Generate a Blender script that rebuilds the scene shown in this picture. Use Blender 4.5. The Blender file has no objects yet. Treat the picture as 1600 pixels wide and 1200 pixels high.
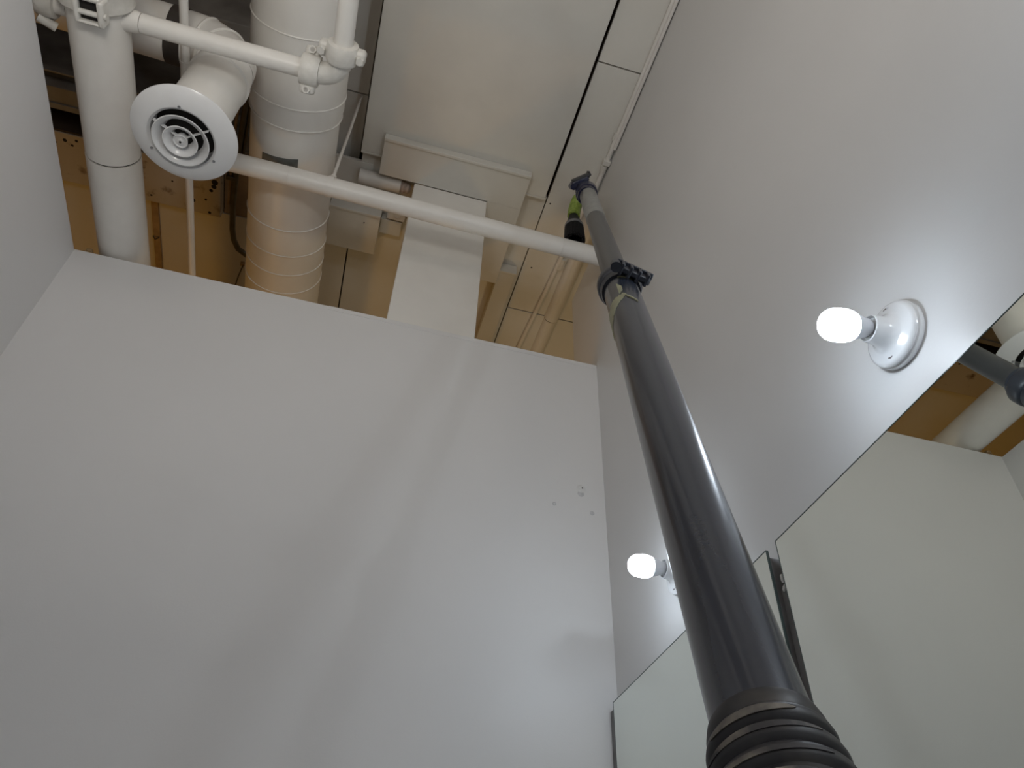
import bpy, math, random
from mathutils import Vector, Matrix
random.seed(7)
S = bpy.context.scene
COL = S.collection
PI = math.pi

# ------------------------------------------------------------------ camera
cam_d = bpy.data.cameras.new('camera'); cam = bpy.data.objects.new('camera', cam_d); COL.objects.link(cam)
cam_d.sensor_width = 36.0; cam_d.lens = 27.0; cam_d.clip_start = 0.02; cam_d.clip_end = 60
RIGHT = Vector((0.96226, -0.27041, 0.03063)); UP = Vector((-0.20706, -0.65445, 0.72720)); BACK = Vector((-0.17660, -0.70609, -0.68574))
cam.matrix_world = Matrix(((RIGHT.x, UP.x, BACK.x, 0), (RIGHT.y, UP.y, BACK.y, 0), (RIGHT.z, UP.z, BACK.z, 0), (0, 0, 0, 1)))
S.camera = cam

# ------------------------------------------------------------------ world, lights, exposure
w = bpy.data.worlds.new('world'); S.world = w; w.use_nodes = True
w.node_tree.nodes['Background'].inputs[0].default_value = (0.8, 0.85, 1.0, 1); w.node_tree.nodes['Background'].inputs[1].default_value = 0.02
S.view_settings.view_transform = 'Standard'; S.view_settings.look = 'None'
S.view_settings.exposure = 0.0; S.view_settings.gamma = 1.0; S.view_settings.use_curve_mapping = False
BULB_STRENGTH = 38.0

def lamp(name, loc, power, colour, size, aim=None, kind='POINT'):
    l = bpy.data.lights.new(name, kind); l.energy = power; l.color = colour
    if kind == 'POINT': l.shadow_soft_size = size
    else:
        l.shape = 'DISK'; l.size = size
    o = bpy.data.objects.new(name, l); COL.objects.link(o); o.location = loc
    if aim is not None:
        o.rotation_euler = (Vector(aim) - Vector(loc)).to_track_quat('-Z', 'Y').to_euler()
    return o
lamp('next_room_light', (-1.6, 4.3, 0.7), 28, (1.0, 0.49, 0.07), 0.15)
lamp('next_room_light_right', (1.5, 3.5, 1.9), 13, (1.0, 0.78, 0.46), 0.15)
lamp('room_fill', (0.25, -1.7, 2.3), 15, (1.0, 0.87, 0.77), 0.40)  # added soft fill behind the camera, not a real fixture
lamp('upward_fill', (-0.60, -0.15, 1.25), 14, (1.0, 0.945, 0.87), 0.6, aim=(-0.62, 0.12, 3.6), kind='AREA')  # added upward fill to brighten ducts and ceiling, no such lamp in the room
lamp('bulb_light', (0.87, -0.25, 1.16), 9.0, (0.82, 0.91, 1.0), 0.036)   # the next bulb of the row, beside the camera
lamp('bulb_light', (0.87, -1.30, 1.16), 11.0, (0.82, 0.91, 1.0), 0.036)

# ------------------------------------------------------------------ materials
MATS = {}
def mat(name, c, rough=0.5, metal=0.0, var=0.04, scale=6.0, bump=0.0, bscale=120.0, coat=0.0, c2=None, detail=4.0, ramp=(0.35, 0.65), spec=0.5):
    if name in MATS: return MATS[name]
    m = bpy.data.materials.new(name); m.use_nodes = True; nt = m.node_tree; N = nt.nodes; L = nt.links
    b = N['Principled BSDF']
    tc = N.new('ShaderNodeTexCoord'); n = N.new('ShaderNodeTexNoise'); n.inputs['Scale'].default_value = scale; n.inputs['Detail'].default_value = detail
    L.new(tc.outputs['Object'], n.inputs['Vector'])
    cr = N.new('ShaderNodeValToRGB'); e = cr.color_ramp.elements
    e[0].position, e[1].position = ramp
    d = c2 if c2 is not None else tuple(x * (1 - var) for x in c)
    e[0].color = (*d, 1); e[1].color = (*c, 1)
    L.new(n.outputs['Fac'], cr.inputs['Fac']); L.new(cr.outputs['Color'], b.inputs['Base Color'])
    b.inputs['Roughness'].default_value = rough; b.inputs['Metallic'].default_value = metal
    b.inputs['Specular IOR Level'].default_value = spec
    b.inputs['Coat Weight'].default_value = coat; b.inputs['Coat Roughness'].default_value = 0.08
    if bump > 0:
        n2 = N.new('ShaderNodeTexNoise'); n2.inputs['Scale'].default_value = bscale; n2.inputs['Detail'].default_value = 3
        L.new(tc.outputs['Object'], n2.inputs['Vector'])
        bp = N.new('ShaderNodeBump'); bp.inputs['Strength'].default_value = bump; bp.inputs['Distance'].default_value = 0.004
        L.new(n2.outputs['Fac'], bp.inputs['Height']); L.new(bp.outputs['Normal'], b.inputs['Normal'])
    MATS[name] = m
    return m
def emit(name, c, strength):
    m = bpy.data.materials.new(name); m.use_nodes = True; N = m.node_tree.nodes
    b = N['Principled BSDF']; b.inputs['Base Color'].default_value = (0.8, 0.8, 0.8, 1)
    b.inputs['Emission Color'].default_value = (*c, 1); b.inputs['Emission Strength'].default_value = strength
    return m
WALL = mat('wall_paint', (0.77, 0.765, 0.76), 0.42, var=0.02, scale=2.5, bump=0.05, bscale=160, spec=0.35)
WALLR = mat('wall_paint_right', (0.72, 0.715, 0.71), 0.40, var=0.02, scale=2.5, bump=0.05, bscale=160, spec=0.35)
CEIL = mat('ceiling_paint', (0.74, 0.72, 0.665), 0.6, var=0.05, scale=3, bump=0.08, bscale=60)
RDUCT = mat('round_duct_paint', (0.84, 0.82, 0.775), 0.40, var=0.05, scale=5, bump=0.05, bscale=40)
DUCT = mat('duct_paint', (0.68, 0.665, 0.615), 0.40, var=0.05, scale=5, bump=0.05, bscale=40)
PIPE = mat('pipe_paint', (0.80, 0.775, 0.73), 0.38, var=0.05, scale=9, bump=0.06, bscale=70)
FIT = mat('fitting_paint', (0.73, 0.71, 0.66), 0.42, var=0.10, scale=30, bump=0.25, bscale=90)
WHITE = mat('white_enamel', (0.78, 0.78, 0.78), 0.28, var=0.02, scale=9, coat=0.3)
PORC = mat('porcelain', (0.78, 0.79, 0.80), 0.16, var=0.02, coat=0.15)
COLLAR = mat('bulb_plastic', (0.72, 0.74, 0.78), 0.4, var=0.02)
DECK = mat('brown_deck', (0.50, 0.385, 0.275), 0.8, var=0.5, scale=3, bump=0.2, bscale=30)
BEAMSHADE = mat('beam_shade_brown', (0.09, 0.066, 0.05), 0.8, var=0.4, scale=5)  # shade on the beam's front face, put into the colour
BEAM = mat('stained_concrete', (0.54, 0.49, 0.41), 0.75, scale=9, bump=0.25, bscale=50, c2=(0.16, 0.10, 0.06), detail=8, ramp=(0.30, 0.42))
JOIST = mat('brown_joist', (0.32, 0.31, 0.295), 0.7, var=0.35, scale=6, bump=0.2, bscale=40)
JOISTD = mat('dark_band', (0.045, 0.036, 0.03), 0.7, var=0.3)
WOOD = mat('raw_wood', (0.48, 0.33, 0.17), 0.65, var=0.3, scale=14, bump=0.1)
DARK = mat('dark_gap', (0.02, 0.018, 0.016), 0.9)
BOARD = mat('dark_backing', (0.25, 0.247, 0.25), 0.6, var=0.25, scale=12)
STEEL = mat('galvanised_steel', (0.16, 0.155, 0.14), 0.32, metal=0.9, var=0.2, scale=20)
GREYSTRAP = mat('zinc_strap', (0.24, 0.26, 0.26), 0.45, metal=0.6, var=0.25, scale=25)
BLACK = mat('black_rubber', (0.020, 0.020, 0.023), 0.55, var=0.3, scale=30)
BRISTLE = mat('black_bristle', (0.006, 0.006, 0.008), 0.75, var=0.4, scale=200, bump=0.6, bscale=400)
GREYRUB = mat('grey_rubber', (0.21, 0.212, 0.22), 0.5, var=0.2, scale=30)
POLE = mat('dark_pole_coating', (0.025, 0.031, 0.047), 0.27, var=0.15, scale=14, coat=0.22, bump=0.02, bscale=200)
POLEU = mat('dark_pole_upper', (0.052, 0.052, 0.053), 0.34, var=0.12, scale=14, bump=0.02, bscale=200)
TAPE = mat('grey_tape', (0.25, 0.25, 0.235), 0.5, var=0.2, scale=60, bump=0.2)
YTAPE = mat('yellowed_tape', (0.34, 0.33, 0.21), 0.5, var=0.25, scale=40, bump=0.2)
LIME = mat('lime_plastic', (0.34, 0.45, 0.09), 0.45, scale=70, c2=(0.20, 0.29, 0.05), bump=0.4, bscale=90)
NAVY = mat('navy_plastic', (0.007, 0.008, 0.034), 0.3, var=0.3, scale=30)
CLAMP = mat('charcoal_plastic', (0.030, 0.033, 0.045), 0.38, var=0.25, scale=40)
CUFF = mat('worn_cuff', (0.017, 0.016, 0.019), 0.45, scale=22, c2=(0.040, 0.036, 0.034), ramp=(0.36, 0.5))
CUFFWEAR = mat('scuffed_rib', (0.36, 0.32, 0.26), 0.6, scale=16, c2=(0.035, 0.032, 0.034), ramp=(0.40, 0.58), detail=6, bump=0.2, bscale=60)
MIRROR = mat('mirror_silver', (0.86, 0.90, 0.85), 0.0, metal=1.0, var=0.0)
GEDGE = mat('glass_edge', (0.085, 0.112, 0.106), 0.15, var=0.2)
ORANGE = mat('dusty_flex', (0.52, 0.42, 0.36), 0.6, var=0.2, scale=30)
FLOORM = mat('floor_vinyl', (0.20, 0.19, 0.18), 0.5, var=0.1)
PLASTER = mat('plaster_patch', (0.76, 0.76, 0.75), 0.8, var=0.08, scale=60, bump=0.4)
STAIN = mat('wall_smudge', (0.63, 0.63, 0.64), 0.8, var=0.2, scale=60)
CHROME = mat('screw_metal', (0.45, 0.45, 0.47), 0.25, metal=1.0)
OUTER = mat('outer_wall', (0.45, 0.40, 0.33), 0.7, var=0.1)
BULB = emit('bulb_glow', (0.78, 0.885, 1.0), BULB_STRENGTH)

# ------------------------------------------------------------------ mesh helpers
def frame(a):
    a = Vector(a).normalized()
    h = Vector((0, 0, 1)) if abs(a.z) < 0.9 else Vector((1, 0, 0))
    u = h.cross(a).normalized(); v = a.cross(u)
    return a, u, v
class MB:
    def __init__(s): s.v = []; s.f = []; s.m = []; s.cur = 0
    def add(s, vs, fs):
        k = len(s.v); s.v += [Vector(p) for p in vs]; s.f += [tuple(i + k for i in f) for f in fs]; s.m += [s.cur] * len(fs); return s
    def box(s, x0, x1, y0, y1, z0, z1):
        return s.obox(((x0 + x1) / 2, (y0 + y1) / 2, (z0 + z1) / 2), (1, 0, 0), (0, 1, 0), (0, 0, 1), (x1 - x0) / 2, (y1 - y0) / 2, (z1 - z0) / 2)
    def obox(s, c, ax, ay, az, a, b, d):
        c, ax, ay, az = Vector(c), Vector(ax).normalized() * a, Vector(ay).normalized() * b, Vector(az).normalized() * d
        vs = [c + i * ax + j * ay + k * az for k in (-1, 1) for j in (-1, 1) for i in (-1, 1)]
        return s.add(vs, [(0, 2, 3, 1), (4, 5, 7, 6), (0, 1, 5, 4), (2, 6, 7, 3), (0, 4, 6, 2), (1, 3, 7, 5)])
    def tube(s, pts, r, n=24, caps=True, hollow=False):
        pts = [Vector(p) for p in pts]; k = len(pts)
        rs = r if isinstance(r, (list, tuple)) else [r] * k
        T = [(pts[min(i + 1, k - 1)] - pts[max(i - 1, 0)]).normalized() for i in range(k)]
        _, u, _ = frame(T[0]); vs = []; fs = []
        for i in range(k):
            u = (u - T[i] * u.dot(T[i])).normalized(); v = T[i].cross(u)
            vs += [pts[i] + rs[i] * (math.cos(2 * PI * j / n) * u + math.sin(2 * PI * j / n) * v) for j in range(n)]
        for i in range(k - 1):
            fs += [(i * n + j, i * n + (j + 1) % n, (i + 1) * n + (j + 1) % n, (i + 1) * n + j) for j in range(n)]
        if caps:
            fs.append(tuple(reversed(range(n)))); fs.append(tuple(range((k - 1) * n, k * n)))
        return s.add(vs, fs)
    def lathe(s, o, axis, prof, n=40, caps=True):
        o = Vector(o); a, u, v = frame(axis); vs = []; fs = []; k = len(prof)
        for r, h in prof:
            vs += [o + a * h + r * (math.cos(2 * PI * j / n) * u + math.sin(2 * PI * j / n) * v) for j in range(n)]
        for i in range(k - 1):
            fs += [(i * n + j, i * n + (j + 1) % n, (i + 1) * n + (j + 1) % n, (i + 1) * n + j) for j in range(n)]
        if caps:
            if prof[0][0] > 1e-5: fs.append(tuple(reversed(range(n))))
            if prof[-1][0] > 1e-5: fs.append(tuple(range((k - 1) * n, k * n)))
        return s.add(vs, fs)
    def ring(s, o, axis, R, r, n=40, m=8):
        prof = [(R + r * math.cos(2 * PI * i / m), r * math.sin(2 * PI * i / m)) for i in range(m + 1)]
        return s.lathe(o, axis, prof, n, caps=False)
    def patch(s, o, axis, zero, R, a0, a1, lo, hi, n=16, th=0.0012):
        """a strip lying on a cylinder: angles a0..a1 from the direction zero, lengths lo(t)..hi(t)"""
        o = Vector(o); a = Vector(axis).normalized(); u = Vector(zero); u = (u - a * u.dot(a)).normalized(); v = a.cross(u)
        vs = []; fs = []
        for i in range(n + 1):
            t = i / n; g = a0 + (a1 - a0) * t; e = math.cos(g) * u + math.sin(g) * v
            l, h = lo(t), hi(t)
            vs += [o + a * l + e * R, o + a * h + e * R, o + a * h + e * (R + th), o + a * l + e * (R + th)]
        for i in range(n):
            k = 4 * i
            for j in range(4): fs.append((k + j, k + (j + 1) % 4, k + 4 + (j + 1) % 4, k + 4 + j))
        fs.append((3, 2, 1, 0)); fs.append((4 * n, 4 * n + 1, 4 * n + 2, 4 * n + 3))
        return s.add(vs, fs)

def rootloc(o):
    p = Vector((0, 0, 0))
    while o is not None: p += o.location; o = o.parent
    return p
def obj(name, mb, m, parent=None, bevel=0.0, smooth=True, kind=None, label=None, cat=None, group=None, recalc=True):
    me = bpy.data.meshes.new(name)
    if parent is not None: off = rootloc(parent)
    else:
        xs = [v.x for v in mb.v]; ys = [v.y for v in mb.v]; zs = [v.z for v in mb.v]
        off = Vector(((min(xs) + max(xs)) / 2, (min(ys) + max(ys)) / 2, min(zs)))
    me.from_pydata([v - off for v in mb.v], [], mb.f); me.update()
    for x in (m if isinstance(m, (list, tuple)) else [m]): me.materials.append(x)
    me.polygons.foreach_set('material_index', mb.m)
    if recalc:
        import bmesh
        b = bmesh.new(); b.from_mesh(me); bmesh.ops.recalc_face_normals(b, faces=b.faces); b.to_mesh(me); b.free()
    if smooth:
        me.shade_smooth(); me.set_sharp_from_angle(angle=math.radians(38))
    o = bpy.data.objects.new(name, me); COL.objects.link(o)
    if parent is not None: o.parent = parent
    else: o.location = off
    if bevel > 0:
        md = o.modifiers.new('bevel', 'BEVEL'); md.width = bevel; md.segments = 2; md.limit_method = 'ANGLE'
    if kind: o['kind'] = kind
    if label: o['label'] = label
    if cat: o['category'] = cat
    if group: o['group'] = group
    return o
def thing(name, label, cat, loc, group=None):
    o = bpy.data.objects.new(name, None); COL.objects.link(o); o.location = loc; o.empty_display_size = 0.1
    o['label'] = label; o['category'] = cat
    if group: o['group'] = group
    return o
def arc(p, q, c0, n=8):
    """quadratic curve p -> q with control point c0"""
    p, q, c0 = Vector(p), Vector(q), Vector(c0)
    return [(1 - t) ** 2 * p + 2 * t * (1 - t) * c0 + t * t * q for t in [i / n for i in range(n + 1)]]

# ================================================================== SETTING
FZ = -1.25
YB = 2.381; ZT = 2.543; XL = -1.303; ZC = 3.757
obj('floor', MB().box(-4.2, 2.6, -2.6, 6.2, FZ - 0.1, FZ), FLOORM, kind='structure')
# back wall: thin front skin, with a pocket behind it where the square duct drops
wb = MB().box(XL - 0.1, 1.0, YB, YB + 0.012, FZ, ZT).box(XL - 0.1, -0.03, YB + 0.012, YB + 0.10, FZ, ZT).box(0.45, 1.0, YB + 0.012, YB + 0.10, FZ, ZT)
wall_back = obj('wall_back', wb, WALL, kind='structure', smooth=False)
obj('cap_bead', MB().box(-0.25, 0.998, YB - 0.0016, YB + 0.002, ZT - 0.022, ZT + 0.001), WALL, wall_back, smooth=False)
obj('wall_left', MB().box(XL - 0.1, XL, -2.2, YB, FZ, ZT - 0.004), WALL, kind='structure', smooth=False)
wr = MB().box(1.0, 1.12, -2.2, 2.27, FZ, ZC).box(1.0, 1.12, 2.27, 2.676, FZ, 3.343)
obj('wall_right', wr, WALLR, kind='structure', smooth=False)
obj('wall_front', MB().box(XL - 0.1, 1.0, -2.3, -2.2, FZ, ZT), WALL, kind='structure', smooth=False)
# the building around the small room
obj('wall_far', MB().box(-4.2, 2.6, 6.2, 6.3, FZ, 4.7), OUTER, kind='structure', smooth=False)
obj('wall_outer_left', MB().box(-4.3, -4.2, -2.6, 6.3, FZ, 4.7), OUTER, kind='structure', smooth=False)
obj('wall_outer_right', MB().box(2.6, 2.7, -2.6, 6.3, FZ, 4.7), OUTER, kind='structure', smooth=False)
obj('wall_outer_front', MB().box(-4.3, 2.7, -2.7, -2.6, FZ, 4.7), OUTER, kind='structure', smooth=False)
ceiling = obj('ceiling', MB().box(-4.3, 2.7, -2.7, 6.3, 4.6, 4.75), DECK, kind='structure', smooth=False)
def panel(x0, x1, y0, y1, z=ZC, t=0.022, m=CEIL):
    g = 0.004
    return obj('panel', MB().box(x0 + g, x1 - g, y0 + g, y1 - g, z, z + t), m, ceiling, bevel=0.0015, smooth=False)
for y0, y1 in ((-1.815, -0.15), (-0.15, 1.515), (1.515, 3.182), (3.182, 4.85), (4.85, 6.2)):
    panel(0.742, 1.77, y0, y1)
for x0, x1 in ((-0.308, 0.744),):
    for y0, y1 in ((2.325, 4.85), (4.85, 6.2)): panel(x0, x1, y0, y1, ZC + 0.004)
for x0, x1 in ((-2.396, -0.308), (-3.44, -2.396), (-4.2, -3.44)):
    for y0, y1 in ((2.975, 4.85), (4.85, 6.2)): panel(x0, x1, y0, y1, ZC + 0.002)
panel(-0.80, -0.235, 2.40, 2.975)
panel(-0.86, -0.325, 2.075, 2.60, 3.87); panel(-0.86, -0.325, 0.6, 2.075, 3.87)
panel(-0.86, -0.325, -1.2, 0.6, 3.87)
panel(1.77, 2.6, -1.8, 6.2)

# ================================================================== MIRRORS
def mirror(y0, y1, label):
    b = MB(); x0, x1, z0, z1 = 0.966, 0.972, 0.02, 0.9645
    b.box(x0, x1, y0, y1, z0, z1)
    b.m = [1] * 6; b.m[4] = 0                        # the face towards the room is silvered, the cut edges are green glass
    o = obj('wall_mirror', b, [MIRROR, GEDGE], smooth=False, label=label, cat='mirror')
    e = MB().box(x0 - 0.0006, x0, y0, y1, z1 - 0.0022, z1).box(x0 - 0.0006, x0, y1 - 0.0018, y1, z0, z1 - 0.0022).box(x0 - 0.0006, x0, y0, y0 + 0.0018, z0, z1 - 0.0022)
    obj('polished_edge', e, GEDGE, o, smooth=False)
    return o
mirror(1.358, 2.339, 'frameless mirror sheet nearest the back wall, half hidden behind the pole')
mirror(-1.6, 1.317, 'large frameless mirror sheet on the right wall reflecting the pole and pipes')
obj('trim_1', MB().box(0.9722, 0.9998, 1.362, 2.3800, 0.02, 0.948), BOARD, kind='structure', smooth=False)
obj('trim_2', MB().box(0.9722, 0.9998, -1.6, 1.314, 0.02, 0.948), BOARD, kind='structure', smooth=False)
obj('trim_3', MB().box(0.985, 0.9998, 1.315, 1.361, 0.02, 0.868), BOARD, kind='structure', smooth=False)
pc = MB()
pc.lathe((0.981, 1.341, 0.885), (0.15, 0.25, 1), [(0.0, -0.014), (0.004, -0.010), (0.005, 0.0), (0.004, 0.010), (0.0, 0.014)], 8)
pc.lathe((0.982, 1.342, 0.864), (0.3, -0.2, 1), [(0.0, -0.012), (0.004, -0.008), (0.005, 0.0), (0.0, 0.012)], 7)
obj('plaster_scrap', pc, PLASTER, label='torn scrap of white plaster in the gap between the two mirrors', cat='scrap')
mc = thing('mirror_clip', 'small dark mirror clip on the top edge of the far mirror', 'clip', (0.963, 1.77, 0.963))
obj('clip_plate', MB().box(0.9645, 0.9995, 1.764, 1.778, 0.9647, 0.984), BLACK, mc, bevel=0.002)
obj('clip_screw', MB().lathe((0.9645, 1.771, 0.975), (-1, 0, 0), [(0.006, 0), (0.006, 0.004), (0.003, 0.006)], 10), CHROME, mc)

# ================================================================== WALL LAMPS
def wall_lamp(y, z, tilt, neck, label):
    t = thing('wall_lamp', label, 'lamp', (1.0, y, z), 'bare bulb lampholders on the right wall')
    A = Vector((-1, 0, 0))
    K = 1.19
    base = obj('porcelain_base', MB().lathe((1.0, y, z), A, [(r * K, h * 1.1 + max(0.0, h - 0.022) * neck) for r, h in [(0.058, 0), (0.0600, 0.003), (0.0600, 0.011), (0.0575, 0.0135), (0.0585, 0.016), (0.0570, 0.020), (0.051, 0.0235), (0.038, 0.0265), (0.030, 0.031), (0.0255, 0.040), (0.0235, 0.056), (0.0215, 0.057), (0.0205, 0.050), (0.0, 0.050)]], 56), PORC, t)
    for sg in (1, -1):
        p = Vector((1.0, y - sg * 0.015, z + sg * 0.046)) + A * 0.0275
        obj('screw', MB().lathe(p, A, [(0.0085, -0.003), (0.0088, 0.0005), (0.006, 0.0008), (0.0055, -0.001), (0.0, -0.001)], 14), CHROME, base)
        obj('screw_slot', MB().lathe(p + Vector((0, -0.008, 0.004)) + A * 0.0002, A, [(0.0035, 0), (0.003, 0.0006), (0.0, 0.0008)], 8), COLLAR, base)
    B = Vector((-1, 0.0, -tilt)).normalized(); o = Vector((1.0, y, z)) + A * (0.063 + 0.04 * neck)
    obj('bulb_collar', MB().lathe(o, B, [(0.015, -0.004), (0.0190, 0.0), (0.0205, 0.010), (0.025, 0.026), (0.0285, 0.038), (0.0285, 0.039)], 36), COLLAR, t)
    obj('bulb_globe', MB().lathe(o, B, [(0.0280, 0.038), (0.0315, 0.046), (0.0335, 0.058), (0.0335, 0.074), (0.0315, 0.088), (0.026, 0.098), (0.018, 0.105), (0.008, 0.109), (0.0, 0.110)], 36), BULB, t, label='glowing white bulb globe')
wall_lamp(0.814, 1.149, 0.20, 0.30, 'lit bare bulb in a white porcelain holder, fully in view on the right wall')
wall_lamp(1.825, 1.165, 0.06, 0.0, 'lit bare bulb in a porcelain holder half hidden behind the pole, near the back wall')

# ================================================================== WALL MARKS
pp = thing('plaster_patch', 'small white plastered anchor hole high on the back wall beside the right corner', 'patch', (0.90, YB, 1.815))
obj('filler', MB().lathe((0.90, YB + 0.001, 1.819), (0, -1, 0), [(0.021, 0), (0.019, 0.0015), (0.009, 0.0026), (0.0, 0.003)], 14), PLASTER, pp)
obj('hole', MB().lathe((0.905, YB - 0.0015, 1.823), (0, -1, 0), [(0.0035, 0), (0.003, 0.0018), (0.0, 0.0019)], 8), DARK, pp)
obj('smudge', MB().lathe((0.898, YB + 0.0006, 1.795), (0, -1, 0), [(0.016, 0), (0.013, 0.001), (0.0, 0.0012)], 12), STAIN, pp)
obj('wall_plug', MB().ring((0.786, YB - 0.0004, 1.723), (0, 1, 0), 0.006, 0.002, 14, 6), STAIN, label='tiny round filled wall plug left of the plastered anchor hole', cat='plug')
obj('wall_scuff', MB().lathe((0.942, YB + 0.0006, 1.712), (0, -1, 0), [(0.011, 0), (0.009, 0.0010), (0.0, 0.0012)], 12), STAIN, label='faint grey scuff on the back wall below the plastered anchor hole', cat='mark')

# ================================================================== DUCTWORK
# wide flat duct
rd = thing('flat_duct', 'wide flat white rectangular duct under the ceiling in the middle', 'duct', (0.2, 1.0, 3.71))
obj('duct_body', MB().box(-0.311, 0.722, -1.4, 2.305, 3.71, 4.1), DUCT, rd, bevel=0.003, smooth=False)
obj('end_flange', MB().box(-0.311, 0.722, 2.305, 2.318, 3.709, 4.08), DUCT, rd, bevel=0.002, smooth=False)
for px, py in ((0.30, 1.30), (0.325, 1.32), (0.345, 1.305)):
    obj('screw', MB().lathe((px, py, 3.7105), (0, 0, -1), [(0.005, 0), (0.005, 0.002), (0.0, 0.003)], 8), DUCT, rd)
# plenum box and the square drop
pb = thing('duct_plenum', 'shallow white plenum box joining the flat duct to the square drop', 'duct', (0.2, 2.3, 3.668))
obj('box_body', MB().box(-0.196, 0.604, 2.185, 2.3925, 3.668, 3.709), DUCT, pb, bevel=0.002, smooth=False)
obj('side_leg', MB().box(0.412, 0.606, 2.3925, 2.945, 3.6685, 3.750), DUCT, pb, bevel=0.002, smooth=False)
obj('front_flange', MB().box(-0.198, 0.604, 2.167, 2.185, 3.660, 3.709), DUCT, pb, bevel=0.003, smooth=False)
sq = thing('square_duct', 'square white duct dropping vertically behind the back wall', 'duct', (0.2, 2.5, FZ))
obj('drop_body', MB().box(0.006, 0.414, 2.396, 2.74, FZ, 3.40), RDUCT, sq, bevel=0.004, smooth=False)
obj('drop_head', MB().box(0.002, 0.410, 2.3935, 2.74, 3.40, 3.667), RDUCT, sq, bevel=0.004, smooth=False)
obj('seam', MB().box(0.005, 0.415, 2.3935, 2.745, 3.395, 3.405), RDUCT, sq, bevel=0.002, smooth=False)
sd = thing('side_duct', 'narrow white duct with a front flange on the ceiling beyond the plenum box', 'duct', (0.65, 3.4, 3.685))
obj('duct_body', MB().box(0.606, 0.708, 2.86, 4.6, 3.686, 3.755), DUCT, sd, bevel=0.002, smooth=False)
obj('front_flange', MB().box(0.604, 0.712, 2.846, 2.86, 3.678, 3.755), DUCT, sd, bevel=0.002, smooth=False)
# pale panels and little box left of the drop
lp = thing('access_panel', 'square white duct end panel hanging left of the square drop', 'panel', (-0.28, 2.75, 3.6))
obj('panel_face', MB().box(-0.424, -0.143, 2.632, 2.893, 3.602, 3.755), DUCT, lp, bevel=0.002, smooth=False)
obj('front_lip', MB().box(-0.426, -0.141, 2.616, 2.632, 3.596, 3.755), DUCT, lp, bevel=0.002, smooth=False)
obj('screw', MB().lathe((-0.226, 2.685, 3.602), (0, 0, -1), [(0.004, 0), (0.004, 0.002), (0.0, 0.003)], 8), DARK, lp)
obj('mounting_block', MB().box(-0.141, -0.02, 2.70, 2.80, 3.70, 3.756), DUCT, bevel=0.003, smooth=False, label='small pale block on the ceiling between the access panel and square drop', cat='block')
jb = thing('junction_box', 'small square junction box with a round knockout beside the square drop', 'box', (-0.06, 2.645, 3.69))
obj('box_body', MB().box(-0.113, -0.008, 2.617, 2.680, 3.685, 3.756), FIT, jb, bevel=0.003)
obj('knockout', MB().ring((-0.055, 2.640, 3.684), (0, 0, 1), 0.019, 0.0025, 20, 6), FIT, jb)
st = thing('stub_pipe', 'short fat white pipe stub lying left of the square drop', 'pipe', (-0.14, 2.44, 3.69))
obj('pipe_body', MB().tube([(-0.30, 2.465, 3.715), (-0.07, 2.465, 3.715)], 0.040, 28), PIPE, st)
obj('flex_end', MB().lathe((-0.07, 2.465, 3.715), (1, 0.1, -0.1), [(0.036, 0), (0.028, 0.012), (0.033, 0.022), (0.026, 0.034), (0.030, 0.046), (0.018, 0.058)], 20), ORANGE, st)

# fat round duct
bd = thing('round_duct', 'fat round white spiral duct running overhead left of the flat duct', 'duct', (-0.585, 2.2, 3.08))
XC, ZD = -0.585, 3.275
def rr(y): return 0.208 if y < 1.86 else 0.197
obj('duct_tube', MB().lathe((XC, 0, ZD), (0, 1, 0), [(0.209, -1.2), (0.209, 1.86), (0.202, 1.90), (0.197, 1.94), (0.197, 5.5)], 64), RDUCT, bd)
for y in (1.485, 1.80, 1.905, 2.46, 2.62, 2.745, 2.87):
    R = 0.209 if y < 1.86 else (0.203 if y < 1.95 else 0.197)
    obj('seam_ring', MB().ring((XC, y, ZD), (0, 1, 0), R + 0.0005, 0.0035, 64, 6), RDUCT, bd)
obj('duct_strap', MB().patch((XC, 2.07, ZD), (0, 1, 0), (0, 0, -1), 0.1975, -0.30, 0.55, lambda t: -0.024 + 0.02 * t, lambda t: 0.036, 20, 0.003), GREYSTRAP, bd, label='grey zinc hanger strap')

# branch elbow with round diffuser
DX, DY, DZ = -0.803, 1.625, 2.415
df = thing('ceiling_diffuser', 'round white ring diffuser facing down on a short duct neck with gored elbow', 'diffuser', (DX, DY, DZ))
R0 = 0.181
obj('flange', MB().lathe((DX, DY, DZ), (0, 0, 1), [(0.104, 0.040), (0.104, 0.000), (0.107, -0.014), (0.116, -0.021), (0.132, -0.019), (0.155, -0.008), (0.172, 0.002), (R0, 0.010), (R0, 0.014), (0.172, 0.009), (0.150, 0.002), (0.130, -0.006), (0.118, -0.008), (0.111, 0.006), (0.111, 0.040)], 72, caps=False), WHITE, df)
def cone(r_out, r_in, z0, z1):
    return MB().lathe((DX, DY, DZ), (0, 0, 1), [(r_in, z1), (r_in + 0.35 * (r_out - r_in), z0 + 0.30 * (z1 - z0)), (r_out - 0.003, z0), (r_out, z0 + 0.0015), (r_in + 0.4 * (r_out - r_in), z0 + 0.42 * (z1 - z0)), (r_in + 0.002, z1)], 56, caps=False)
obj('cone_ring', cone(0.097, 0.066, -0.036, 0.004), WHITE, df)
obj('cone_ring', cone(0.060, 0.032, -0.040, 0.000), WHITE, df)
hb = obj('hub', MB().lathe((DX, DY, DZ), (0, 0, 1), [(0.0, -0.040), (0.008, -0.040), (0.009, -0.032), (0.020, -0.032), (0.0235, -0.037), (0.025, -0.034), (0.018, -0.008), (0.0, -0.008)], 36), WHITE, df)
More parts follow.
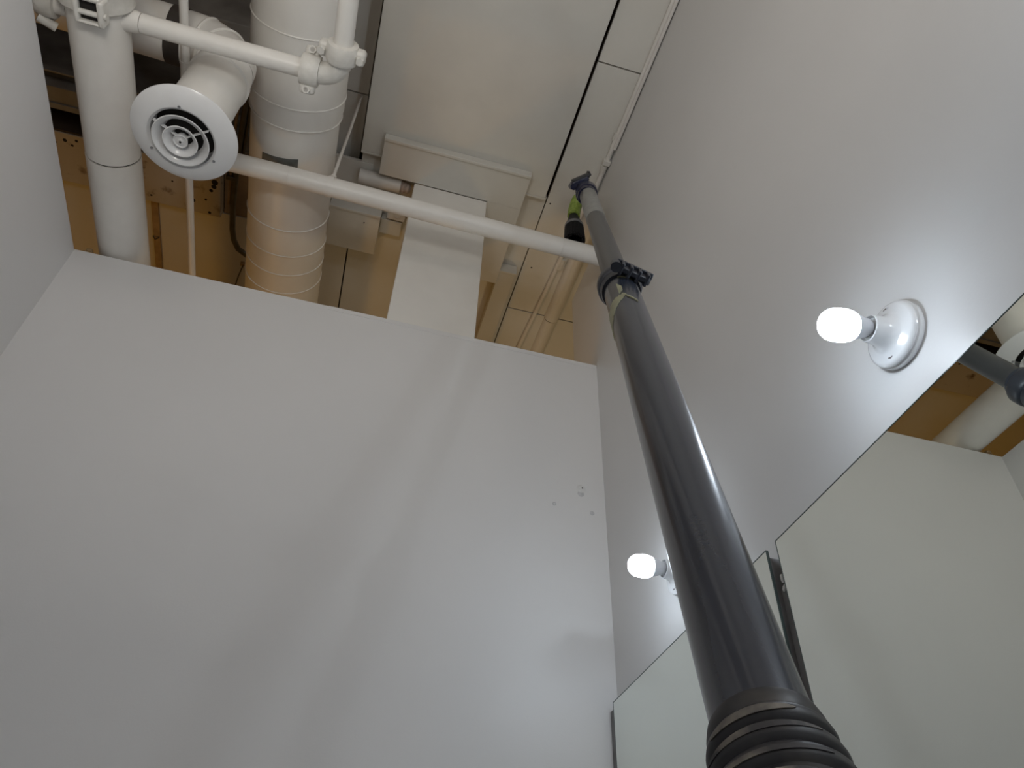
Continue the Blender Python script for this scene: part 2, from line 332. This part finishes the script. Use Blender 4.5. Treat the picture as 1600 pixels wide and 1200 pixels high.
obj('hub_screw', MB().lathe((DX + 0.001, DY, DZ - 0.0398), (0, 0, -1), [(0.004, 0), (0.004, 0.002), (0.0, 0.002)], 10), DARK, hb)
for k in range(3):
    a = math.radians(88 + 120 * k); e = Vector((math.cos(a), math.sin(a), 0)); q = Vector((-e.y, e.x, 0))
    obj('spoke', MB().obox(Vector((DX, DY, DZ - 0.016)) + e * 0.062, e, q, (0, 0, 1), 0.043, 0.0017, 0.006), WHITE, df)
    a2 = math.radians(28 + 120 * k)
    obj('screw', MB().lathe((DX + 0.121 * math.cos(a2), DY + 0.121 * math.sin(a2), DZ - 0.0205), (0, 0, -1), [(0.0055, 0), (0.005, 0.003), (0.0, 0.004)], 10), CHROME, df)
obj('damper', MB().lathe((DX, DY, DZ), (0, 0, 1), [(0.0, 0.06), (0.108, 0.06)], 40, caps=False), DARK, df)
neck = obj('neck', MB().lathe((DX, DY, DZ), (0, 0, 1), [(0.109, 0.004), (0.109, 0.40), (0.116, 0.405), (0.116, 0.43), (0.109, 0.432), (0.107, 0.50)], 56, caps=False), RDUCT, df)
# gored elbow: up, then over towards the left and the front
E0 = Vector((DX, DY, DZ + 0.49)); hd = Vector((-1, -0.04, 0)).normalized(); RB = 0.165
def bend(t): return E0 + hd * RB * (1 - math.cos(t)) + Vector((0, 0, 1)) * RB * math.sin(t)
def bdir(t): return hd * math.sin(t) + Vector((0, 0, 1)) * math.cos(t)
path = [bend(PI / 2 * i / 10) for i in range(11)]; path.append(path[-1] + hd * 0.9)
obj('elbow', MB().tube(path, 0.109, 48, caps=False), RDUCT, df)
for i in (2, 5, 8):
    t = PI / 2 * i / 10
    obj('gore_ring', MB().ring(bend(t), bdir(t), 0.110, 0.005, 48, 6), RDUCT, df)

obj('duct_band', MB().patch(bend(PI / 2) + hd * 0.055, hd, (0, -0.6, -0.8), 0.1095, -2.6, 2.6, lambda t: -0.03, lambda t: 0.03, 40, 0.003), JOISTD, df, label='dark hanger band')
# ================================================================== PIPES
# main pipe along the left
mp = thing('main_pipe', 'thick white grooved main pipe running front to back along the left', 'pipe', (-1.152, 1.8, 2.55))
XM, ZM, RM = -1.150, 2.655, 0.098
obj('pipe_body', MB().tube([(XM, -1.5, ZM), (XM, 1.935, ZM)], RM, 48), PIPE, mp)
obj('pipe_body', MB().tube([(XM, 1.943, ZM), (XM, 5.6, ZM)], RM + 0.001, 48), PIPE, mp)
obj('pipe_joint', MB().tube([(XM, 1.925, ZM), (XM, 1.955, ZM)], RM - 0.006, 40, caps=False), DARK, mp, label='dark open joint line')
cp = obj('coupling', MB().lathe((XM, 1.30, ZM), (0, 1, 0), [(RM, -0.075), (RM + 0.022, -0.070), (RM + 0.030, -0.05), (RM + 0.030, -0.02), (RM + 0.022, 0.0), (RM + 0.022, 0.045), (RM + 0.016, 0.052), (RM, 0.056)], 48, caps=False), FIT, mp)
ccx, ccy, ccz = XM + 0.032, 1.326, ZM - RM - 0.020
# bolt pad with an open window and the bolt across it
for nm, b in (('bolt_lug', MB().box(ccx - 0.052, ccx - 0.034, ccy - 0.04, ccy + 0.045, ccz - 0.024, ccz + 0.05)),
              ('bolt_lug', MB().box(ccx + 0.022, ccx + 0.044, ccy - 0.04, ccy + 0.048, ccz - 0.024, ccz + 0.03)),
              ('bolt_lug', MB().box(ccx - 0.045, ccx + 0.036, ccy - 0.05, ccy - 0.030, ccz - 0.022, ccz + 0.04)),
              ('bolt_lug', MB().box(ccx - 0.045, ccx + 0.036, ccy + 0.034, ccy + 0.046, ccz - 0.022, ccz + 0.04))):
    obj(nm, b, FIT, cp, bevel=0.009)
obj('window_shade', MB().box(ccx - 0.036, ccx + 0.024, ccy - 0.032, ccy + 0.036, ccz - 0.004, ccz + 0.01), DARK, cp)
obj('bolt', MB().tube([(ccx - 0.05, ccy + 0.008, ccz - 0.012), (ccx + 0.05, ccy + 0.008, ccz - 0.012)], 0.009, 12), FIT, cp)
# bracket on the wall top
obj('wall_bracket', MB().box(-1.285, -1.245, 2.405, 2.47, 2.5432, 2.575).box(-1.275, -1.25, 2.40, 2.45, 2.575, 2.59), WOOD, mp, bevel=0.002)
# outlet on the left side of the main with its own small coupling
so = obj('side_outlet', MB().tube([(XM - RM + 0.004, 1.40, ZM), (-1.75, 1.40, ZM)], 0.034, 24), PIPE, mp)
obj('coupling', MB().lathe((-1.31, 1.40, ZM), (-1, 0, 0), [(0.034, -0.03), (0.05, -0.028), (0.053, 0.0), (0.05, 0.028), (0.034, 0.03)], 28, caps=False), FIT, so)
obj('bolt_lug', MB().tube([(-1.31, 1.46, ZM - 0.02), (-1.31, 1.46, ZM + 0.03)], 0.013, 12).tube([(-1.335, 1.445, ZM - 0.035), (-1.285, 1.475, ZM - 0.02)], 0.016, 12), FIT, so)

obj('outlet_boss', MB().tube([(XM + RM - 0.01, 1.388, 2.655), (-1.010, 1.388, 2.655)], [0.040, 0.0345], 28), PIPE, mp)
# branch pipe with elbow turning to the front
YX, ZX, RX = 1.388, 2.655, 0.0335
bp = thing('branch_pipe', 'white branch pipe from the main pipe with grooved elbow turning towards the front', 'pipe', (-0.6, YX, ZX))
XE = -0.335
obj('pipe_body', MB().tube([(-1.008, YX, ZX), (-0.44, YX, ZX)], RX, 28), PIPE, bp)
obj('pipe_body', MB().tube([(XE, 1.30, ZX), (XE, -1.0, ZX)], RX, 28), PIPE, bp)
obj('elbow', MB().tube([(-0.46, YX, ZX)] + arc((-0.42, YX, ZX), (XE, 1.31, ZX), (XE, YX, ZX), 10) + [(XE, 1.27, ZX)], RX + 0.006, 28), FIT, bp)
def coupling(o, ax, ears, parent):
    o = Vector(o); ax = Vector(ax).normalized(); ears = Vector(ears).normalized()
    c = obj('coupling', MB().lathe(o, ax, [(RX, -0.033), (RX + 0.019, -0.032), (RX + 0.025, -0.018), (RX + 0.025, 0.018), (RX + 0.019, 0.032), (RX, 0.033)], 32, caps=False), FIT, parent)
    pv = ears.cross(ax)
    for s in (1, -1):
        p = o + ears * s * (RX + 0.034)
        obj('bolt_lug', MB().obox(p - ears * s * 0.008, ears, pv, ax, 0.022, 0.023, 0.026), FIT, c, bevel=0.011)
        obj('bolt', MB().tube([p - pv * 0.034, p + pv * 0.034], 0.0085, 10).tube([p - pv * 0.036, p - pv * 0.022], 0.014, 6).tube([p + pv * 0.020, p + pv * 0.034], 0.014, 6), FIT, c)
coupling((-0.437, YX, ZX), (1, 0, 0), (0, 0.9, -0.5), bp)
coupling((XE, 1.292, ZX), (0, 1, 0), (1, 0, -0.05), bp)

# crossing sprinkler pipe with hanger rod
Y2, Z2, R2 = 2.090, 3.005, 0.044
cpipe = thing('crossing_pipe', 'long white sprinkler pipe crossing under the ducts to the right wall', 'pipe', (0, Y2, Z2))
XR = -0.97
def cz(x): return Z2 - 0.022 * max(0.0, x + 0.5) / 1.5
obj('pipe_body', MB().tube([(XR, Y2, Z2), (-0.5, Y2, Z2), (0.999, Y2, cz(1.0))], R2, 36), PIPE, cpipe)
obj('riser', MB().tube([(XR + 0.03, Y2, Z2)] + arc((XR, Y2, Z2), (XR - 0.07, Y2, Z2 + 0.07), (XR - 0.07, Y2, Z2), 8) + [(XR - 0.07, Y2, 4.6)], R2, 28), PIPE, cpipe)
for x in (-0.545, 0.735): obj('weld_ring', MB().ring((x, Y2, cz(x)), (1, 0, 0), R2 + 0.0002, 0.0014, 36, 6), PIPE, cpipe)
hg = obj('hanger', MB().lathe((-0.363, Y2, Z2), (1, 0, 0), [(R2, -0.013), (R2 + 0.004, -0.013), (R2 + 0.004, 0.013), (R2, 0.013)], 36, caps=False), PIPE, cpipe)
obj('hanger_nut', MB().lathe((-0.363, Y2, Z2 + R2), (0, 0, 1), [(0.014, 0), (0.014, 0.04), (0.009, 0.045)], 10), PIPE, hg)
obj('hanger_rod', MB().tube([(-0.363, Y2, Z2 + R2), (-0.363, Y2, 3.87)], 0.0075, 12), PIPE, hg)

# thin white pipe
tp = thing('thin_pipe', 'thin white pipe running behind the round diffuser', 'pipe', (-0.95, 2.0, 2.9))
obj('pipe_body', MB().tube([(-0.949, -0.5, 2.905), (-0.949, 5.5, 2.905)], 0.0165, 18), PIPE, tp)
obj('pipe_coupling', MB().tube([(-0.949, 1.62, 2.905), (-0.949, 1.70, 2.905)], 0.0195, 18), PIPE, tp)
# ceiling conduits near the right wall
cd = thing('corner_conduit', 'thin white conduit in the ceiling corner of the right wall', 'conduit', (0.98, 1.5, 3.735))
obj('conduit_body', MB().tube([(0.979, -1.5, 3.741), (0.979, 2.30, 3.741)], 0.0125, 16), PIPE, cd)
obj('conduit_body', MB().tube([(0.9875, 0.4, 3.722), (0.9875, 1.92, 3.722)], 0.0085, 12), PIPE, cd)
obj('conduit_coupling', MB().tube([(0.977, 2.03, 3.739), (0.977, 2.07, 3.739)], 0.0165, 16), FIT, cd)
obj('conduit_strap', MB().box(0.957, 0.998, 1.995, 2.025, 3.718, 3.757), FIT, cd, bevel=0.003)
obj('conduit_coupling', MB().tube([(0.968, 1.84, 3.745), (0.968, 1.88, 3.745)], 0.010, 12), FIT, cd)
hp = thing('ceiling_pipe', 'pale pipe against the ceiling beyond the end of the right wall', 'pipe', (1.04, 3.0, 3.74))
obj('pipe_body', MB().tube([(1.04, 2.32, 3.757), (1.04, 3.185, 3.757)], 0.047, 32), PIPE, hp)
obj('pipe_joint', MB().tube([(1.04, 3.176, 3.757), (1.04, 3.196, 3.757)], 0.040, 32), DARK, hp)
obj('pipe_body', MB().tube([(1.04, 3.194, 3.760), (1.04, 5.5, 3.760)], 0.044, 32), PIPE, hp)
tc_ = thing('ceiling_conduit', 'thin cream conduit on the ceiling beside the pale ceiling pipe', 'conduit', (0.95, 3.0, 3.74))
obj('conduit_body', MB().tube([(0.962, 2.32, 3.744), (0.935, 3.0, 3.744), (0.905, 3.55, 3.744), (0.85, 5.0, 3.744)], 0.013, 14), PIPE, tc_)
obj('conduit_coupling', MB().tube([(0.966, 2.70, 3.744), (0.963, 2.78, 3.744)], 0.017, 14), FIT, tc_)

# ================================================================== DECK BEAMS on the left
bm_ = thing('concrete_beam', 'wide stained pale beam crossing the ceiling behind the main pipe', 'beam', (-2.5, 2.85, 3.7))
obj('beam_body', MB().box(-4.2, -1.04, 2.657, 2.970, 3.70, 4.6), BEAM, bm_, bevel=0.004, smooth=False)
for x, y, r in ((-1.85, 2.735, .012), (-1.79, 2.722, .009), (-1.90, 2.76, .007), (-1.815, 2.757, .008), (-1.36, 2.72, .012), (-1.34, 2.722, .01), (-1.22, 2.92, .010), (-1.19, 2.925, .014), (-1.12, 2.90, .008), (-1.30, 2.83, .006), (-1.10, 2.985, .01), (-1.42, 2.96, .007), (-1.07, 2.77, .02), (-1.075, 2.80, .016), (-1.09, 2.83, .012)):
    obj('pit', MB().lathe((x, y - 0.035, 3.7003), (0, 0, -1), [(r, 0), (r * 0.8, 0.0016), (0, 0.002)], 7), DARK, bm_)
obj('shade_board', MB().box(-4.2, -1.04, 2.645, 2.6565, 3.708, 4.6), BEAMSHADE, bm_, smooth=False)  # added dark board, makes the beam's front face look shaded
jo = thing('deck_joist', 'narrow brown joist in the dark deck nearest the stained beam', 'beam', (-2.5, 2.5, 3.75))
obj('joist_body', MB().box(-4.2, -0.90, 2.427, 2.530, 3.752, 4.6), JOIST, jo, bevel=0.004, smooth=False)
obj('bottom_flange', MB().box(-4.2, -0.90, 2.518, 2.548, 3.742, 3.752), JOIST, jo, smooth=False)
obj('deck_angle', MB().box(-4.2, -0.905, 2.368, 2.380, 3.80, 3.845).box(-4.2, -0.905, 2.380, 2.4265, 3.835, 3.845), JOIST, bevel=0.002, smooth=False, label='thin brown steel angle across the dark deck behind the main pipe', cat='beam')
j2 = obj('deck_joist', MB().box(-4.2, -0.90, 1.83, 1.92, 3.75, 4.6), JOIST, bevel=0.004, smooth=False, label='narrow brown joist in the dark deck above the branch pipe', cat='beam')
obj('deck_divider', MB().box(-0.90, -0.865, -1.5, 2.38, 3.86, 4.6), DECK, smooth=False, label='dark brown upstand closing the deck pocket above the fat round duct', cat='beam')
obj('deck_recess', MB().box(-1.035, -0.81, 2.62, 2.974, 3.765, 4.6), DECK, smooth=False, label='dark brown deck pocket at the end of the stained beam', cat='beam')
# wood strip with clips beyond the beam
ws = thing('wood_strip', 'thin raw wood strip on the ceiling right of the main pipe', 'strip', (-1.46, 3.2, 3.73))
obj('strip_body', MB().box(-1.440, -1.402, 2.98, 3.9, 3.738, 3.757), WOOD, ws, bevel=0.002, smooth=False)
obj('strip_block', MB().box(-1.460, -1.365, 2.972, 2.99, 3.733, 3.757), WOOD, ws, bevel=0.002, smooth=False)
obj('wire_clip', MB().tube([(-1.44, 3.25, 3.735), (-1.425, 3.26, 3.72), (-1.405, 3.25, 3.735)], 0.004, 8), STEEL, ws)
# bent steel conduits
sc = thing('steel_conduit', 'bent bare steel conduit between the diffuser and fat round duct', 'conduit', (-0.9, 2.7, 3.6))
k = 3.62 / 3.3
def kp(x, y): return (x * k, y * k, 3.62)
obj('conduit_body', MB().tube([kp(-0.795, 1.80), kp(-0.823, 2.05), kp(-0.848, 2.28), kp(-0.866, 2.55), kp(-0.866, 2.70), kp(-0.858, 2.77), kp(-0.835, 2.825), kp(-0.79, 2.855), kp(-0.70, 2.87)], 0.0165, 16), STEEL, sc)
obj('conduit_body', MB().tube([kp(-0.80, 1.72), kp(-0.855, 2.05), kp(-0.874, 2.28), kp(-0.887, 2.55)], 0.0075, 12), WOOD, sc, label='thin tan cable along the conduit')
obj('conduit_body', MB().tube([kp(-0.785, 1.75), kp(-0.80, 2.05), kp(-0.826, 2.28)], 0.008, 12), STEEL, sc)
obj('conduit_clip', MB().box(-0.985, -0.93, 2.60, 2.625, 3.60, 3.66), STEEL, sc, bevel=0.003)
hk = thing('wire_hook', 'thin wire hook hanging from the ceiling left of the fat round duct', 'hook', (-0.9, 3.36, 3.74))
obj('hook_plate', MB().box(-0.93, -0.89, 3.31, 3.325, 3.735, 3.757), WOOD, hk)
obj('hook_wire', MB().tube([(-0.912, 3.318, 3.735), (-0.935, 3.40, 3.72), (-0.955, 3.50, 3.70)], 0.004, 8), STEEL, hk)
for i, (x, y) in enumerate(((0.77, 2.36), (0.80, 2.83))):
    obj('ceiling_screw', MB().lathe((x, y, ZC + 0.001), (0, 0, -1), [(0.006, 0), (0.005, 0.002), (0, 0.003)], 8), DARK,
        label=('dark screw head in the ceiling strip in front of the crossing pipe', 'dark screw head in the ceiling strip beyond the crossing pipe')[i], cat='screw')

# ================================================================== VACUUM POLE
D = Vector((0.131, 0.398, 0.908)).normalized(); KP = 0.951; A0 = Vector((0.473, 0.963, 1.263)) * KP
def ps(s): return A0 + D * (s * KP) - RIGHT * KP * 0.007 * max(0.0, s - 0.1)
RL, RU = 0.0370 * KP, 0.0305 * KP
vp = thing('vacuum_pole', 'long dark telescopic vacuum pole slanting up to the crossing pipe', 'pole', ps(-1.3))
toward = (-A0).normalized(); toward = (toward - D * toward.dot(D)).normalized()
side = D.cross(toward)
if side.dot(RIGHT) < 0: side = -side
SG = 1 if D.cross(toward).dot(RIGHT) > 0 else -1
obj('lower_tube', MB().tube([ps(-1.35), ps(-0.6), ps(0.10)], RL, 56), POLE, vp)
obj('upper_tube', MB().tube([ps(0.05), ps(0.11), ps(0.8), ps(1.52)], RU, 48), POLEU, vp)
# hose cuff with ribs
cf = MB(); prof = []
cuff = []
s = -1.175
prof = [(RL, 0.006), (0.0385, 0.004), (0.0405, -0.004)]
n = 19
for i in range(n):
    h = -0.010 - 0.0175 * i; r = 0.0433 + 0.0043 * min(1, i / 2.0)
    prof += [(r - 0.004, h + 0.001), (r - 0.001, h - 0.003), (r, h - 0.007), (r - 0.001, h - 0.011), (r - 0.0045, h - 0.0145)]
prof += [(0.038, -0.36), (0.0, -0.36)]
cfo = obj('hose_cuff', MB().lathe(ps(s), D, prof, 64), CUFF, vp)
for i in range(10):
    h = -0.010 - 0.0175 * i - (0.0055 if i % 2 else 0.0075); r = 0.0433 + 0.0043 * min(1, i / 2.0)
    a0 = random.uniform(-1.15, -0.5) ; a1 = random.uniform(0.45, 1.15)
    if i == 5: a0, a1 = -0.1, 0.75
    w_ = random.uniform(0.0018, 0.0036)
    obj('scuffed_rib', MB().patch(ps(s), D, toward, r - 0.0004, a0 * SG, a1 * SG, lambda t, h=h, w_=w_: h - w_ * math.sin(PI * t) ** 0.5, lambda t, h=h, w_=w_: h + w_ * math.sin(PI * t) ** 0.5, 30, 0.0009), CUFFWEAR, cfo)
hs = [ps(s - 0.35), ps(s - 0.6), ps(s - 0.8) + Vector((0.02, -0.02, 0)), (0.30, 0.10, -0.98), (0.42, 0.02, -1.16), (0.62, -0.10, FZ + 0.042), (0.80, -0.35, FZ + 0.042), (0.75, -0.9, FZ + 0.042)]
hp2 = [Vector(p) for p in hs]; sm = []
for i in range(len(hp2) - 1):
    p0, p1, p2, p3 = hp2[max(i - 1, 0)], hp2[i], hp2[i + 1], hp2[min(i + 2, len(hp2) - 1)]
    for j in range(10):
        t = j / 10
        sm.append(0.5 * ((2 * p1) + (p2 - p0) * t + (2 * p0 - 5 * p1 + 4 * p2 - p3) * t * t + (3 * p1 - p0 - 3 * p2 + p3) * t ** 3))
obj('hose', MB().tube(sm, [0.036 + 0.004 * (i % 2) for i in range(len(sm))], 20), BLACK, vp)
# middle clamp with lever
c1 = 0.055
col = obj('clamp_collar', MB().lathe(ps(c1), D, [(RL, -0.040), (0.0395, -0.040), (0.0414, -0.030), (0.0414, -0.012), (0.0452, -0.008), (0.0466, 0.0), (0.0466, 0.022), (0.0437, 0.028), (0.0325, 0.036), (RU, 0.036)], 56), CLAMP, vp)
LX = (RIGHT * 0.90 - UP * 0.43); LX = (LX - D * LX.dot(D) * 0.6).normalized()
LZ = D; LY = LZ.cross(LX).normalized(); LZ = LX.cross(LY).normalized()
lc = Vector((0.477, 0.918, 1.284)) * KP
lev = obj('clamp_lever', MB().obox(lc - LY * 0.0 + LX * 0.006, LX, LY, LZ, 0.034, 0.006, 0.014), CLAMP, col, bevel=0.003)
for i in range(4):
    obj('lever_rib', MB().obox(lc + LX * (-0.022 + 0.0185 * i) , LX, LY, LZ, 0.0035, 0.013, 0.015), CLAMP, col, bevel=0.002)
obj('lever_back', MB().obox(lc + LX * 0.006 + LZ * 0.016, LX, LY, LZ, 0.040, 0.013, 0.003), CLAMP, col, bevel=0.002)
obj('lever_pivot', MB().tube([lc - LX * 0.034 - LZ * 0.016, lc - LX * 0.034 + LZ * 0.016], 0.011, 16), CLAMP, col)
obj('collar_ring', MB().patch(ps(c1 - 0.054), D, toward, RL, 0.05 * SG, 1.25 * SG, lambda t: -0.003 + 0.003 * math.sin(9 * t), lambda t: 0.006, 18, 0.0016), YTAPE, vp, label='yellowed tape remnant under the clamp')
random.seed(3)
jag = [random.uniform(-0.010, 0.010) for _ in range(40)]
obj('tape_scrap', MB().patch(ps(-0.06), D, toward, RL, -1.5 * SG, 0.22 * SG, lambda t: -0.205 + 0.130 * t ** 0.8 + 0.4 * jag[int(t * 18)], lambda t: -0.105 + 0.070 * t - 0.03 * t * t + 0.7 * jag[int(t * 18) + 19], 18, 0.0014), YTAPE, vp, label='torn yellowed tape')
obj('tape_scrap', MB().patch(ps(-0.120), D, toward, RL, -0.12 * SG, 0.10 * SG, lambda t: 0.0 + 0.02 * t, lambda t: 0.062 - 0.03 * t, 5, 0.005), YTAPE, vp, label='torn yellowed tape')
obj('tape_scrap', MB().patch(ps(-0.150), D, toward, RL, 0.20 * SG, 0.70 * SG, lambda t: 0.000 - 0.03 * t, lambda t: 0.010 - 0.033 * t, 6, 0.002), YTAPE, vp, label='torn yellowed tape')
# grey wrap and upper clamp
obj('tape_wrap', MB().lathe(ps(0.90), D, [(RU, 0), (RU + 0.001, 0.0), (RU + 0.0012, 0.20), (RU + 0.0022, 0.205), (RU + 0.0022, 0.52), (RU, 0.525)], 48, caps=False), TAPE, vp, label='grey tape wrapped round the pole top')
c2 = 1.50
col2 = obj('clamp_collar', MB().lathe(ps(c2), D, [(RU, -0.075), (0.0342, -0.075), (0.0357, -0.030), (0.0399, -0.026), (0.0418, 0.0), (0.0418, 0.043), (0.036, 0.057), (0.0, 0.057)], 48), NAVY, vp, label='navy blue clamp')
MX = (RIGHT * 0.92 + UP * 0.40).normalized(); MZ = (D - MX * D.dot(MX)).normalized(); MY = MZ.cross(MX)
mcn = ps(c2 + 0.045) - RIGHT * 0.024 + UP * 0.040
obj('clamp_lever', MB().obox(mcn, MX, MY, MZ, 0.034, 0.009, 0.020), NAVY, col2, bevel=0.004)
obj('lever_back', MB().obox(mcn + UP * 0.014 + RIGHT * 0.006, MX, MY, MZ, 0.036, 0.006, 0.022), BLACK, col2, bevel=0.003)
obj('lever_pivot', MB().tube([mcn - MX * 0.028 - MZ * 0.02 - UP * 0.008, mcn - MX * 0.028 + MZ * 0.02 - UP * 0.008], 0.013, 14), NAVY, col2)
obj('lever_tip', MB().obox(mcn + MX * 0.036 + UP * 0.012, UP, MX, MZ, 0.012, 0.003, 0.02), BLACK, col2, bevel=0.002)
# tip section, lime elbow and round dusting brush on the pipe
BX, BY, BZ = 0.834, 2.165, 3.185
E1 = Vector((BX, BY, 3.40))
p0 = ps(1.53); p1 = Vector((0.872, 2.055, 3.463))
obj('tip_tube', MB().tube(arc(p0, p1, ps(1.70), 12), 0.0285, 36), POLEU, vp)
obj('lime_elbow', MB().tube([p1 - (p1 - p0).normalized() * 0.02] + arc(p1, (BX, BY, 3.385), (BX + 0.005, BY - 0.015, 3.53), 12), [0.034] * 8 + [0.033] * 6, 32), LIME, vp, label='lime green elbow')
br = obj('brush_head', MB().lathe((BX, BY, 3.278), (0, 0, 1), [(0.045, -0.004), (0.0475, 0.0), (0.0475, 0.020), (0.044, 0.026), (0.036, 0.055), (0.027, 0.090), (0.024, 0.110), (0.024, 0.130)], 40), BLACK, vp)
obj('brush_band', MB().lathe((BX, BY, 3.278), (0, 0, 1), [(0.0476, -0.002), (0.0484, 0.0), (0.0484, 0.020), (0.0476, 0.022)], 40, caps=False), GREYRUB, br, label='dark grey band')
bb = MB()
for ring_r, cnt in ((0.0475, 44), (0.038, 30)):
    for i in range(cnt):
        a = 2 * PI * i / cnt; e = Vector((math.cos(a), math.sin(a), 0))
        top = Vector((BX, BY, 3.279)) + e * (ring_r - 0.002); zb = 3.170 + random.uniform(-0.004, 0.004)
        bot = Vector((BX, BY, zb)) + e * (ring_r + 0.003)
        bb.tube([top, bot], [0.0040, 0.0040], 5)
obj('bristles', bb, BRISTLE, br, kind='stuff')
